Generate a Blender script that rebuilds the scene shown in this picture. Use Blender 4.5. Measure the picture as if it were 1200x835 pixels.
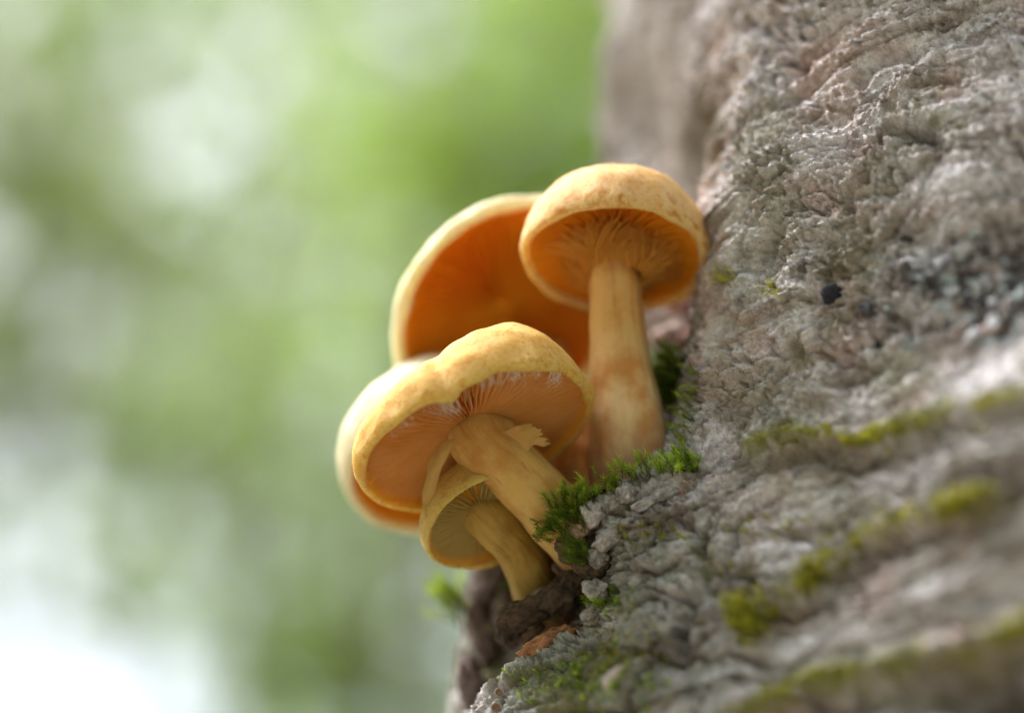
import bpy, math, random
import numpy as np

for o in list(bpy.data.objects):
    bpy.data.objects.remove(o)
scene = bpy.context.scene
COL = scene.collection
rng = np.random.default_rng(7)
random.seed(7)

# ------------------------------------------------------------------ camera
PITCH = math.radians(27.0)
LENS = 85.0
K = 36.0 / LENS / 1200.0          # tangent per photo pixel
D0 = 392.0                        # distance of the cluster in mm
CZ = 900.0                        # camera height above the forest floor in mm
cP, sP = math.cos(PITCH), math.sin(PITCH)
cam_d = bpy.data.cameras.new('camera')
cam = bpy.data.objects.new('camera', cam_d)
COL.objects.link(cam)
cam.location = (0, 0, CZ * .001)
cam.rotation_euler = (math.pi / 2 + PITCH, 0, 0)
cam_d.lens = LENS
cam_d.sensor_width = 36.0
cam_d.clip_start = 0.01
cam_d.clip_end = 2000.0
cam_d.dof.use_dof = True
cam_d.dof.focus_distance = (D0 - 1.0) * .001
cam_d.dof.aperture_fstop = 4.3
cam_d.dof.aperture_blades = 0
scene.camera = cam

# ------------------------------------------------------------------ sky, sun, exposure
SUN_EL, SUN_AZ = math.radians(56), math.radians(-60)      # azimuth from +Y, negative = towards -X
world = bpy.data.worlds.new('World')
scene.world = world
world.use_nodes = True
wn = world.node_tree.nodes
wl = world.node_tree.links
wn.clear()
wo = wn.new('ShaderNodeOutputWorld')
wb = wn.new('ShaderNodeBackground')
wsky = wn.new('ShaderNodeTexSky')
wsky.sky_type = 'NISHITA'
wsky.sun_disc = False
wsky.sun_elevation = SUN_EL
wsky.sun_rotation = SUN_AZ
wsky.air_density = 1.0
wsky.dust_density = 6.0
wsky.ozone_density = 1.0
whs = wn.new('ShaderNodeHueSaturation')                   # thin overcast: most of the blue is washed out
whs.inputs['Saturation'].default_value = 0.62
wl.new(wsky.outputs[0], whs.inputs['Color'])
wl.new(whs.outputs[0], wb.inputs['Color'])
wb.inputs['Strength'].default_value = 0.12
wl.new(wb.outputs[0], wo.inputs[0])

sun_d = bpy.data.lights.new('sun', 'SUN')
sun_d.energy = 1.5
sun_d.angle = math.radians(24)
sun_d.color = (1.0, 0.985, 0.97)
sun = bpy.data.objects.new('sun', sun_d)
COL.objects.link(sun)
_sd = np.array([math.sin(SUN_AZ) * math.cos(SUN_EL), math.cos(SUN_AZ) * math.cos(SUN_EL), math.sin(SUN_EL)])
import mathutils
sun.rotation_euler = mathutils.Vector(_sd).to_track_quat('Z', 'Y').to_euler()

scene.view_settings.view_transform = 'Standard'
scene.view_settings.look = 'None'
scene.view_settings.gamma = 1.0
scene.view_settings.exposure = 1.78
scene.view_settings.use_curve_mapping = False
scene.render.engine = 'CYCLES'
scene.cycles.use_denoising = True
scene.cycles.max_bounces = 8
scene.cycles.diffuse_bounces = 4
scene.cycles.transmission_bounces = 6
scene.cycles.sample_clamp_indirect = 6.0

# ------------------------------------------------------------------ helpers
def W(px, py, off=0.0, d=None):
    """photo pixel and distance (mm beyond the cluster, or d metres) to a world point in mm"""
    d = D0 + off if d is None else d * 1000.0
    xc = (px - 600.0) * K * d
    zc = (417.5 - py) * K * d
    return np.array([xc, cP * d - sP * zc, CZ + sP * d + cP * zc])

def CV(x, dep, up):
    return np.array([x, cP * dep - sP * up, sP * dep + cP * up])

def PIX(p):
    """world mm -> photo pixel, distance"""
    x = p[..., 0]; y = p[..., 1]; z = p[..., 2] - CZ
    d = cP * y + sP * z
    zc = -sP * y + cP * z
    return 600 + x / (K * d), 417.5 - zc / (K * d), d

_perm = rng.permutation(256).astype(np.int32)
_perm = np.concatenate([_perm, _perm, _perm])
_g = rng.normal(size=(256, 3)).astype(np.float32)
_g /= np.linalg.norm(_g, axis=1, keepdims=True)

def perlin(p):
    p = np.asarray(p, dtype=np.float32)
    i = np.floor(p).astype(np.int32)
    f = p - i
    i &= 255
    u = f * f * f * (f * (f * 6 - 15) + 10)
    out = 0
    for dx in (0, 1):
        wx = u[:, 0] if dx else 1 - u[:, 0]
        hx = _perm[i[:, 0] + dx]
        for dy in (0, 1):
            wy = u[:, 1] if dy else 1 - u[:, 1]
            hy = _perm[hx + i[:, 1] + dy]
            for dz in (0, 1):
                wz = u[:, 2] if dz else 1 - u[:, 2]
                g = _g[_perm[hy + i[:, 2] + dz]]
                out = out + wx * wy * wz * (g[:, 0] * (f[:, 0] - dx) + g[:, 1] * (f[:, 1] - dy) + g[:, 2] * (f[:, 2] - dz))
    return out * 1.5

def fbm(p, n=3, gain=.5):
    a, s, tot = 1.0, 0, 0
    p = np.asarray(p, dtype=np.float32)
    for k in range(n):
        s = s + a * perlin(p * (2.03 ** k) + 17.3 * k)
        tot += a
        a *= gain
    return s / tot

def sstep(a, b, x):
    t = np.clip((x - a) / (b - a), 0, 1)
    return t * t * (3 - 2 * t)

def norm(v):
    v = np.asarray(v, float)
    return v / (np.linalg.norm(v, axis=-1, keepdims=True) + 1e-12)

def mesh(name, V, F, mat, parent=None, origin=None, smooth=True, colors=None, extra=None):
    """V in mm world coordinates; F (n,3|4) array or list of such arrays; one object"""
    V = np.asarray(V, dtype=np.float64)
    o0 = np.zeros(3) if origin is None else np.asarray(origin, float)
    me = bpy.data.meshes.new(name)
    Fs = F if isinstance(F, list) else [F]
    Fs = [np.asarray(f, dtype=np.int32) for f in Fs if len(f)]
    nl = sum(f.size for f in Fs); nf = sum(len(f) for f in Fs)
    me.vertices.add(len(V)); me.loops.add(nl); me.polygons.add(nf)
    me.vertices.foreach_set('co', ((V - o0) * .001).astype(np.float32).ravel())
    me.loops.foreach_set('vertex_index', np.concatenate([f.ravel() for f in Fs]))
    tot = np.concatenate([np.full(len(f), f.shape[1], dtype=np.int32) for f in Fs])
    me.polygons.foreach_set('loop_start', np.concatenate([[0], np.cumsum(tot)[:-1]]).astype(np.int32))
    me.polygons.foreach_set('use_smooth', np.full(nf, bool(smooth)))
    me.update(calc_edges=True)
    for key, arr in ([('tint', colors)] if colors is not None else []) + list((extra or {}).items()):
        at = me.color_attributes.new(key, 'FLOAT_COLOR', 'POINT')
        c = np.ones((len(V), 4), dtype=np.float32)
        c[:, :arr.shape[1]] = arr
        at.data.foreach_set('color', c.ravel())
    me.materials.append(mat)
    ob = bpy.data.objects.new(name, me)
    COL.objects.link(ob)
    if parent is not None:
        ob.parent = parent
    else:
        ob.location = tuple(o0 * .001)
    return ob

def tag(o, label=None, cat=None, group=None, kind=None):
    if label: o['label'] = label
    if cat: o['category'] = cat
    if group: o['group'] = group
    if kind: o['kind'] = kind
    return o

def empty(name, loc):
    e = bpy.data.objects.new(name, None)
    e.empty_display_size = .01
    e.location = tuple(np.asarray(loc) * .001)
    COL.objects.link(e)
    return e

def grid_faces(nu, nv, wrap_v=False):
    a = np.arange(nu * nv).reshape(nu, nv)
    b = np.roll(a, -1, axis=1) if wrap_v else a[:, 1:]
    a0 = a if wrap_v else a[:, :-1]
    return np.stack([a0[:-1], b[:-1], b[1:], a0[1:]], -1).reshape(-1, 4)

def spline(pts, n):
    """Catmull-Rom through pts, n samples"""
    P = np.asarray(pts, float)
    P = np.vstack([2 * P[0] - P[1], P, 2 * P[-1] - P[-2]])
    m = len(P) - 3
    t = np.linspace(0, m - 1e-9, n)
    i = t.astype(int); f = (t - i)[:, None]
    p0, p1, p2, p3 = P[i], P[i + 1], P[i + 2], P[i + 3]
    return .5 * (2 * p1 + (p2 - p0) * f + (2 * p0 - 5 * p1 + 4 * p2 - p3) * f ** 2 + (3 * p1 - p0 - 3 * p2 + p3) * f ** 3)

class N:
    """small node-tree writer"""
    def __init__(s, name):
        s.m = bpy.data.materials.new(name); s.m.use_nodes = True
        s.t = s.m.node_tree; s.t.nodes.clear()
        s.out = s.t.nodes.new('ShaderNodeOutputMaterial')
    def n(s, typ, **kw):
        x = s.t.nodes.new('ShaderNode' + typ)
        for k, v in kw.items():
            if k.startswith('_'): setattr(x, k[1:], v)
            else: x.inputs[k.replace('__', ' ')].default_value = v
        return x
    def l(s, a, b): s.t.links.new(a, b)
    def noise(s, scale, detail=3.0, coord=None, rough=.55):
        x = s.n('TexNoise'); x.inputs['Scale'].default_value = scale
        x.inputs['Detail'].default_value = detail; x.inputs['Roughness'].default_value = rough
        if coord is None:
            if not hasattr(s, 'tc'): s.tc = s.n('TexCoord')
            coord = s.tc.outputs['Object']
        s.l(coord, x.inputs['Vector'])
        return x.outputs['Fac']
    def scaled(s, sx, sy, sz):
        if not hasattr(s, 'tc'): s.tc = s.n('TexCoord')
        mp = s.n('Mapping'); mp.inputs['Scale'].default_value = (sx, sy, sz)
        s.l(s.tc.outputs['Object'], mp.inputs['Vector'])
        return mp.outputs[0]
    def ramp(s, fac, stops):
        r = s.n('ValToRGB'); e = r.color_ramp.elements
        while len(e) > 1: e.remove(e[-1])
        for k, (p, c) in enumerate(stops):
            q = e[0] if k == 0 else e.new(p)
            q.position = p; q.color = (*c, 1) if len(c) == 3 else c
        s.l(fac, r.inputs[0])
        return r.outputs[0]
    def mix(s, fac, a, b, mode='MIX'):
        x = s.n('Mix'); x.data_type = 'RGBA'; x.blend_type = mode
        for v, i in ((fac, 0), (a, 6), (b, 7)):
            if hasattr(v, 'is_linked'): s.l(v, x.inputs[i])
            else: x.inputs[i].default_value = v if i == 0 else ((*v, 1) if len(v) == 3 else v)
        return x.outputs[2]
    def attr(s, name):
        x = s.n('Attribute'); x.attribute_name = name
        return x
    def bump(s, h, strength, dist, nrm=None):
        b = s.n('Bump'); b.inputs['Strength'].default_value = strength; b.inputs['Distance'].default_value = dist
        s.l(h, b.inputs['Height'])
        if nrm is not None: s.l(nrm, b.inputs['Normal'])
        return b.outputs[0]
    def principled(s, col, rough=.7, nrm=None, sss=0, radius=(1, .4, .15), scale=.003, spec=.3, sheen=0):
        p = s.n('BsdfPrincipled')
        if hasattr(col, 'is_linked'): s.l(col, p.inputs['Base Color'])
        else: p.inputs['Base Color'].default_value = (*col, 1)
        if hasattr(rough, 'is_linked'): s.l(rough, p.inputs['Roughness'])
        else: p.inputs['Roughness'].default_value = rough
        p.inputs['Specular IOR Level'].default_value = spec
        if sss:
            p.inputs['Subsurface Weight'].default_value = sss
            p.inputs['Subsurface Radius'].default_value = radius
            p.inputs['Subsurface Scale'].default_value = scale
        if sheen:
            p.inputs['Sheen Weight'].default_value = sheen
            p.inputs['Sheen Roughness'].default_value = .5
        if nrm is not None: s.l(nrm, p.inputs['Normal'])
        return p.outputs[0]
    def done(s, sh):
        s.l(sh, s.out.inputs[0]); return s.m

# ------------------------------------------------------------------ materials
def mat_bark():
    s = N('bark')
    a = s.attr('tint')
    n1 = s.noise(2600, 3)
    n2 = s.noise(900, 4)
    col = s.mix(1.0, a.outputs['Color'], s.ramp(n1, [(.25, (.72, .69, .68)), (.46, (1.06, 1.05, 1.05)), (.7, (1.22, 1.21, 1.22))]), 'MULTIPLY')
    col = s.mix(.7, col, s.ramp(n2, [(.3, (.78, .73, .7)), (.5, (1.05, 1.04, 1.04)), (.75, (1.22, 1.22, 1.24))]), 'MULTIPLY')
    nr = s.bump(s.noise(1500, 5, rough=.65), .9, .0006)
    return s.done(s.principled(col, .9, nr, spec=.15))

def mat_cap(name, base, mott, dark, sss=.5, scale=.0042):
    s = N(name)
    n1 = s.noise(230, 4)
    n2 = s.noise(900, 5, rough=.65)
    n3 = s.noise(110, 3)
    col = s.ramp(n1, [(.3, base), (.5, tuple((b + m) / 2 for b, m in zip(base, mott))), (.72, mott)])
    col = s.mix(s.ramp(n2, [(.50, (0, 0, 0)), (.66, (.7, .7, .7))]), col, dark)
    col = s.mix(s.ramp(n3, [(.55, (0, 0, 0)), (.75, (.4, .4, .4))]), col, dark)
    at = s.attr('tint')                                     # r: rusty spots near the margin, g: orange underside
    sp = s.attr('tint')
    sep = s.n('SeparateColor'); s.l(at.outputs['Color'], sep.inputs[0])
    col = s.mix(sep.outputs[0], col, (.60, .24, .025))
    col = s.mix(sep.outputs[1], col, (.92, .44, .03))
    mul = s.n('Math'); mul.operation = 'MULTIPLY_ADD'; s.l(sep.outputs[1], mul.inputs[0]); mul.inputs[1].default_value = -.7 * sss; mul.inputs[2].default_value = sss
    n4 = s.noise(3200, 3, rough=.7)
    col = s.mix(.55, col, s.ramp(n4, [(.3, (.70, .62, .5)), (.5, (1, 1, 1)), (.7, (1.12, 1.12, 1.1))]), 'MULTIPLY')
    nr = s.bump(n4, .7, .0004)
    nr = s.bump(n2, .5, .0006, nr)
    nr = s.bump(n1, .3, .001, nr)
    sh = s.principled(col, .62, nr, sss=sss, radius=(1, .72, .2), scale=scale, spec=.12)
    s.l(mul.outputs[0], sh.node.inputs['Subsurface Weight'])
    return s.done(sh)

def mat_gill(name, c1, c2, sss=.5):
    s = N(name)
    n1 = s.noise(200, 3)
    col = s.ramp(n1, [(.35, c1), (.65, c2)])
    p = s.principled(col, .65, None, spec=.12)
    tr = s.n('BsdfTranslucent'); s.l(col, tr.inputs[0])
    m = s.n('MixShader'); m.inputs[0].default_value = .45
    s.l(p, m.inputs[1]); s.l(tr.outputs[0], m.inputs[2])
    return s.done(m.outputs[0])

def mat_stem(name, c1, c2, c3):
    s = N(name)
    at = s.attr('tint')                                      # r around, g along (stem-following coordinates)
    mp = s.n('Mapping'); mp.inputs['Scale'].default_value = (13, 3.4, 1)
    s.l(at.outputs['Color'], mp.inputs['Vector'])
    f = s.noise(1.0, 5, mp.outputs[0], .6)
    n2 = s.noise(260, 4)
    col = s.ramp(f, [(.3, c2), (.46, c1), (.66, c1), (.8, c3)])
    sep0 = s.n('SeparateColor'); s.l(at.outputs['Color'], sep0.inputs[0])
    lowpart = s.ramp(sep0.outputs[1], [(.45, (0, 0, 0)), (.72, (.75, .75, .75)), (.9, (.5, .5, .5))])
    col = s.mix(lowpart, col, c3)
    n5 = s.noise(120, 4)
    col = s.mix(s.ramp(n5, [(.46, (0, 0, 0)), (.64, (.8, .8, .8))]), col, c2)
    col = s.mix(s.ramp(n2, [(.5, (0, 0, 0)), (.75, (.65, .65, .65))]), col, c2)
    sep = s.n('SeparateColor'); s.l(at.outputs['Color'], sep.inputs[0])
    col = s.mix(s.ramp(sep.outputs[2], [(0, (0, 0, 0)), (1, (.75, .75, .75))]), col, (.3, .17, .12))
    nr = s.bump(f, .5, .0007)
    nr = s.bump(s.noise(2200, 4), .2, .0003, nr)
    return s.done(s.principled(col, .6, nr, sss=.4, radius=(1, .5, .18), scale=.003, spec=.25, sheen=0))

def mat_leaf(name, c1, c2, tr_amt=.45, rough=.5, tcol=None):
    s = N(name)
    at = s.attr('tint')
    sep = s.n('SeparateColor'); s.l(at.outputs['Color'], sep.inputs[0])
    col = s.mix(sep.outputs[0], c1, c2)
    p = s.principled(col, rough, None, spec=.3)
    tr = s.n('BsdfTranslucent')
    tc = s.mix(1.0, col, tcol or (1.5, 1.5, .8), 'MULTIPLY')
    s.l(tc, tr.inputs[0])
    m = s.n('MixShader'); m.inputs[0].default_value = tr_amt
    s.l(p, m.inputs[1]); s.l(tr.outputs[0], m.inputs[2])
    return s.done(m.outputs[0])

def mat_plain(name, c1, c2, scale=60, rough=.85, bump=.0):
    s = N(name)
    n1 = s.noise(scale, 5)
    col = s.ramp(n1, [(.3, c1), (.7, c2)])
    nr = s.bump(n1, .6, bump) if bump else None
    return s.done(s.principled(col, rough, nr))

M_BARK = mat_bark()
M_CAP_FRONT = mat_cap('cap_ochre', (.80, .47, .11), (.84, .55, .19), (.64, .25, .03), .6, .006)
M_CAP_TALL = mat_cap('cap_cream', (.84, .51, .20), (.87, .60, .31), (.70, .29, .05), .6, .006)
M_CAP_PALE = mat_cap('cap_pale', (.88, .78, .54), (.9, .82, .6), (.78, .58, .28), .7, .006)
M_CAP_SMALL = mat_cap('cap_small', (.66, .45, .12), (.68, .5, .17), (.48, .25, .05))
M_GILL = mat_gill('gill_orange', (.93, .40, .02), (.96, .46, .03))
M_GILL_FRONT = mat_gill('gill_tan', (.92, .45, .11), (.95, .53, .17))
M_VEIL_RUST = mat_gill('veil_rusty', (.76, .36, .06), (.8, .42, .09))
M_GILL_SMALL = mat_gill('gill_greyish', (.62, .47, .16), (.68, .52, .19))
M_STEM_TALL = mat_stem('stem_tall', (.74, .45, .16), (.62, .26, .05), (.82, .62, .36))
M_STEM = mat_stem('stem_ochre', (.66, .42, .13), (.52, .23, .045), (.70, .49, .2))
M_STEM_RUST = mat_stem('stem_rusty', (.66, .28, .06), (.5, .18, .03), (.7, .36, .12))
M_STEM_SMALL = mat_stem('stem_small', (.46, .30, .07), (.30, .15, .03), (.48, .34, .11))  # colour darkened to imitate the shade this stem stands in
M_VEIL = mat_gill('veil', (.68, .42, .12), (.74, .5, .18), .3)
M_FIBRE = mat_plain('white_fibre', (.75, .7, .6), (.8, .76, .68), 300)
M_MOSS = mat_leaf('moss', (.07, .11, .012), (.46, .60, .07), .45, .55, (1.35, 1.45, .6))
M_MOSS_DRY = mat_leaf('moss_yellow', (.22, .22, .02), (.66, .62, .07), .4, .6, (1.3, 1.3, .6))
M_LEAF = mat_leaf('leaf_fresh', (.18, .29, .07), (.28, .39, .12), .55)
M_LEAF_PALE = mat_leaf('leaf_pale', (.24, .32, .13), (.36, .44, .20), .55, .5, (1.3, 1.4, 1.0))
M_LEAF_DARK = mat_leaf('leaf_dark', (.12, .165, .05), (.18, .23, .08), .5)
M_WOOD = mat_plain('background_bark', (.10, .085, .075), (.24, .22, .2), 30, .9, .004)
M_FLOOR = mat_plain('forest_floor', (.11, .10, .07), (.22, .195, .145), 1.3, .95)

# ------------------------------------------------------------------ forest floor
def build_floor():
    n = 72
    r = np.concatenate([[0], np.geomspace(300, 400000, 40)])
    th = np.linspace(0, 2 * math.pi, n, endpoint=False)
    R_, T_ = np.meshgrid(r, th, indexing='ij')
    V = np.stack([R_ * np.cos(T_), R_ * np.sin(T_), np.zeros_like(R_)], -1).reshape(-1, 3)
    fade = np.exp(-np.linalg.norm(V, axis=1) / 40000)
    V[:, 2] = fbm(V / 900, 3) * 60 * fade
    o = mesh('ground', V, grid_faces(len(r), n, True), M_FLOOR)
    tag(o, kind='structure')
build_floor()

# ------------------------------------------------------------------ the tree that carries the mushrooms
AX, AY = 95.0, 435.0
def base_r(phi, z):
    """phi in radians: 0 faces the camera's side, 90 degrees faces left (-x)"""
    d = np.degrees(phi)
    r = 104.0 - 24.0 * sstep(50, 95, d) * sstep(-30, 30, z - (CZ + 190))
    return r + 40 * sstep(-150, -900, z - CZ) * (1 + .35 * np.cos(phi * 5 + 1))

CTRL = [  # photo pixel and mm beyond the cluster
    (1200, 0, -5), (1200, 200, -24), (1200, 417, -42), (1200, 600, -54), (1200, 835, -68), (1330, 417, -56), (1330, 0, -16), (1330, 835, -84),
    (1050, 200, -10), (1050, 417, -22), (1050, 600, -35), (1050, 835, -48), (900, 330, 0), (900, 500, -8), (900, 650, -22),
    (900, 835, -36), (1000, 130, 0), (1080, 50, 0), (860, 420, 1), (828, 500, 3), (760, 640, -8), (750, 720, -14), (750, 835, -24),
    (702, 600, 0), (672, 746, 0), (612, 776, 1), (560, 822, 2), (722, 690, -6), (708, 648, -1), (640, 790, -5), (870, 300, 6), (862, 180, 16), (885, 60, 26), (960, 40, 13),
    (1080, -60, 2), (900, -60, 30),
    (780, 20, 88), (805, 20, 76), (828, 20, 62), (765, 170, 97), (788, 170, 88), (800, 165, 76), (828, 150, 58), (760, -80, 100), (820, -80, 70),
    (795, 400, 60), (785, 340, 70), (835, 430, 50), (850, 330, 60), (862, 240, 66), (745, 420, 66), (705, 390, 85), (725, 490, 48), (790, 500, 34), (765, 560, 26),
    (745, 640, 28), (735, 690, 33), (690, 745, 34), (640, 680, 30), (622, 722, 30), (620, 790, 29), (585, 700, 46), (568, 760, 42), (570, 815, 26), (725, 575, 1), (790, 540, 3),
    (535, 900, 26), (540, 900, 6), (620, 900, -12), (800, 900, -32),
]
CTRL_PZR = [(115, 292, 42), (115, 258, 53), (115, 225, 59), (115, 195, 62), (90, 325, 48), (112, 150, 78), (110, 110, 92), (108, 70, 103), (135, 200, 74), (135, 110, 95), (95, 300, 56), (75, 300, 73)]

def fit_trunk():
    P_ = np.array([W(a, b, c) for a, b, c in CTRL])
    dx = AX - P_[:, 0]; dy = AY - P_[:, 1]
    phi = np.arctan2(dx, dy); r = np.hypot(dx, dy); z = P_[:, 2]
    e = np.array(CTRL_PZR, float)
    phi = np.concatenate([phi, np.radians(e[:, 0])]); z = np.concatenate([z, CZ + e[:, 1]]); r = np.concatenate([r, e[:, 2]])
    S = np.stack([phi * 95, z], 1)
    res = r - base_r(phi, z)
    return S, res
def wend(d, R_=58.0):
    q = np.clip(d / R_, 0, 1)
    return (1 - q) ** 4 * (4 * q + 1)
_S, _res = fit_trunk()
_A = wend(np.linalg.norm(_S[:, None] - _S[None], axis=2)) + np.eye(len(_S)) * .02
_wgt = np.linalg.solve(_A, _res)
def trunk_r(phi, z):
    s = np.stack([phi * 95, z], 1)
    out = base_r(phi, z)
    for k in range(len(_S)):
        d = np.hypot(s[:, 0] - _S[k, 0], s[:, 1] - _S[k, 1])
        m = d < 58
        out[m] += _wgt[k] * wend(d[m])
    return out

def polydist(px, py, pts):
    """distance in photo pixels to a polyline, and signed distance above it"""
    P_ = np.array(pts, float)
    best = np.full(px.shape, 1e9); sgn = np.zeros(px.shape)
    for a, b in zip(P_[:-1], P_[1:]):
        ab = b - a; L2 = ab @ ab
        t = np.clip(((px - a[0]) * ab[0] + (py - a[1]) * ab[1]) / L2, 0, 1)
        qx = px - a[0] - t * ab[0]; qy = py - a[1] - t * ab[1]
        d = np.hypot(qx, qy)
        cr = (ab[0] * qy - ab[1] * qx)
        m = d < best
        best[m] = d[m]; sgn[m] = -np.sign(cr)[m]
    return best, best * sgn

BANDS = [  # moss ledges on the near side of the trunk: photo polyline, half width
    ([(885, 522), (940, 508), (1000, 518), (1060, 505), (1120, 484), (1210, 462)], 13, 1.5),
    ([(925, 700), (960, 672), (1005, 640), (1060, 610), (1155, 582)], 14, 1.7),
    ([(870, 840), (950, 803), (1050, 783), (1120, 770), (1210, 735)], 18, 2.6),
]

def build_trunk():
    f0, f1 = math.radians(-22), math.radians(112)
    nphi = 860
    t = np.linspace(0, 1, nphi)
    phis = np.concatenate([f0 + (f1 - f0) * t, np.linspace(f1, f0 + 2 * math.pi, 46)[1:-1]])
    zlo, zhi = CZ + 70, CZ + 285
    zs = np.concatenate([np.linspace(-20, zlo, 40)[:-1], np.linspace(zlo, zhi, 780), zhi + np.geomspace(1, 4200, 46)])
    PH, ZZ = np.meshgrid(phis, zs, indexing='xy')
    sh = PH.shape
    ph = PH.ravel(); zz = ZZ.ravel()
    r = trunk_r(ph, zz)
    taper = 1 - .35 * sstep(CZ + 300, CZ + 4500, zz)
    r = r * taper
    P_ = np.stack([AX - r * np.sin(ph), AY - r * np.cos(ph), zz], 1)
    G = P_.reshape(*sh, 3)
    tu = np.roll(G, -1, 1) - np.roll(G, 1, 1)
    tv = np.gradient(G, axis=0)
    Nn = norm(np.cross(tv, tu)).reshape(-1, 3)
    rad = np.stack([-np.sin(ph), -np.cos(ph), 0 * ph], 1)
    Nn *= np.sign((Nn * rad).sum(1))[:, None]
    px, py, dd = PIX(P_)
    facing = (Nn * norm(np.array([0, 0, CZ]) - P_)).sum(1)
    vis = sstep(-.1, .15, facing)
    # --- relief
    q = P_.copy()
    warp = np.stack([fbm(q / 26 + 3, 2), fbm(q / 26 + 40, 2), fbm(q / 26 + 80, 2)], 1)
    qa = q + warp * 7
    tilt = qa[:, 2] + .12 * ph * 95
    s_ = ph * 95
    rid = fbm(np.stack([s_ / 30 + warp[:, 0], tilt / 6.5, 0 * s_ + 2], 1), 3)           # folds running round the trunk
    rid2 = 1 - np.abs(fbm(np.stack([s_ / 34 + .5 * warp[:, 1], tilt / 3.4, 0 * s_ + 9], 1), 3)) * 2.8
    lump = fbm(qa / 13, 3)
    big = fbm(q / 34 + 7, 2)
    mid = fbm(np.stack([s_ / 6.5, tilt / 1.9, 0 * s_ + 33], 1), 3)
    zone = sstep(-.15, .25, fbm(q / 22 + 50, 2))                                       # rough zones against smoother ones
    jit = np.stack([perlin(q / 2.3 + 11), perlin(q / 2.3 + 23), perlin(q / 2.3 + 37)], 1) * .8
    qf = q + jit
    fine = fbm(np.stack([qf[:, 0] / 1.5, qf[:, 1] / 1.5, qf[:, 2] / .95], 1), 3, .62)
    gran = np.abs(perlin(np.stack([qf[:, 0] / 1.7, qf[:, 1] / 1.7, qf[:, 2] / 1.05], 1) + 5)) * 1.6
    gran2 = np.abs(perlin(np.stack([qf[:, 0] / .75, qf[:, 1] / .75, qf[:, 2] / .55], 1) + 15)) * 1.6
    pit = sstep(.22, .45, perlin(np.stack([qf[:, 0] / 1.9, qf[:, 1] / 1.9, qf[:, 2] / 1.2], 1) + 31)) * (.3 + .7 * zone)
    hole = sstep(.3, .5, perlin(np.stack([qa[:, 0] / 5.5, qa[:, 1] / 5.5, qa[:, 2] / 2.8], 1) + 61))
    crack = sstep(.90, .99, 1 - np.abs(fbm(np.stack([s_ / 14, tilt / 6 + warp[:, 2] * 1.5, 0 * s_ + 77], 1), 2)) * 2.2)
    h = 2.0 * big + 1.4 * rid + .5 * np.clip(rid2, -.6, 1) + 1.0 * lump + .32 * mid + (.42 + .55 * zone) * fine \
        + (.30 + .5 * zone) * gran + (.42 + .45 * zone) * gran2 - .8 * pit - 1.4 * hole * (.4 + .6 * zone) - 1.0 * crack * (.3 + .7 * zone)
    tx = fbm(np.stack([s_ / 11 + .6 * warp[:, 0], tilt / 5.5, 0 * s_ + 140], 1), 3) * 7 + .35 * fine
    terr = np.floor(tx) + sstep(.0, .22, tx - np.floor(tx)) - tx * .55
    h = h + .6 * terr
    low = sstep(520, 700, py) * sstep(1080, 800, px)          # plated, more broken bark below the cluster
    plh = np.zeros(len(q)); crk = np.zeros(len(q))
    mk = np.where((vis > 0) & (py > -60) & (py < 900) & (px > 540) & (px < 1260))[0]
    uv = np.stack([s_[mk] / 14 + warp[mk, 0] * 1.0 + .25 * mid[mk], tilt[mk] / 7.5 + warp[mk, 1] * 1.0 + .25 * lump[mk]], 1)
    ci = np.floor(uv).astype(int)
    f1 = np.full(len(mk), 9.0); f2 = np.full(len(mk), 9.0); hid = np.zeros(len(mk))
    for dx_ in (-1, 0, 1):
        for dy_ in (-1, 0, 1):
            cc = ci + [dx_, dy_]
            hsh = np.sin(cc[:, 0] * 127.1 + cc[:, 1] * 311.7) * 43758.5453; hx_ = hsh - np.floor(hsh)
            hsh = np.sin(cc[:, 0] * 269.5 + cc[:, 1] * 183.3) * 43758.5453; hy_ = hsh - np.floor(hsh)
            dd_ = np.hypot(cc[:, 0] + hx_ - uv[:, 0], cc[:, 1] + hy_ - uv[:, 1])
            near = dd_ < f1
            f2 = np.where(near, f1, np.minimum(f2, dd_)); hid = np.where(near, hx_ * .6 + hy_ * .4, hid); f1 = np.where(near, dd_, f1)
    plh[mk] = (hid - .5) * 3.4 * sstep(0, .18, f2 - f1)
    crk[mk] = sstep(.13, .02, f2 - f1)
    plate = fbm(np.stack([qa[:, 0] / 9, qa[:, 1] / 9, qa[:, 2] / 7], 1) + 21, 2)
    lw = low + .26 * (1 - low)
    h = h + lw * (plh - 2.2 * crk) + low * plate * .8
    for pts, w, amp in BANDS:
        d, sd = polydist(px, py, pts)
        wob = 6 * lump
        h = h + vis * amp * (np.exp(-((sd + wob - 2) / w) ** 2) - .85 * np.exp(-((sd + wob + 2.0 * w) / (w * 1.1)) ** 2)) * (d < 6 * w)
    for pts, w, dep in [([(745, 592), (770, 582), (805, 566)], 7, 2.6), ([(785, 770), (800, 735), (815, 700), (838, 672)], 9, 3.4), ([(800, 610), (822, 632), (826, 655)], 6, 2.2), ([(880, 318), (893, 290), (912, 270)], 9, 2.6),
                        ([(1058, 156), (1085, 160), (1102, 172)], 9, 2.6), ([(880, 25), (915, 50), (938, 82)], 8, 2.2), ([(930, 400), (938, 430), (925, 460)], 6, 1.8), ([(960, 250), (1000, 232), (1050, 226)], 7, 1.6),
                        ([(1100, 420), (1040, 430), (985, 452)], 8, 1.8), ([(842, 430), (850, 400), (866, 372)], 5, 1.8), ([(1010, 95), (1035, 70), (1060, 62)], 8, 2.2), ([(700, 745), (720, 715), (728, 690)], 6, 2.0)]:
        d, _ = polydist(px + 7 * lump, py + 7 * mid, pts)
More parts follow.
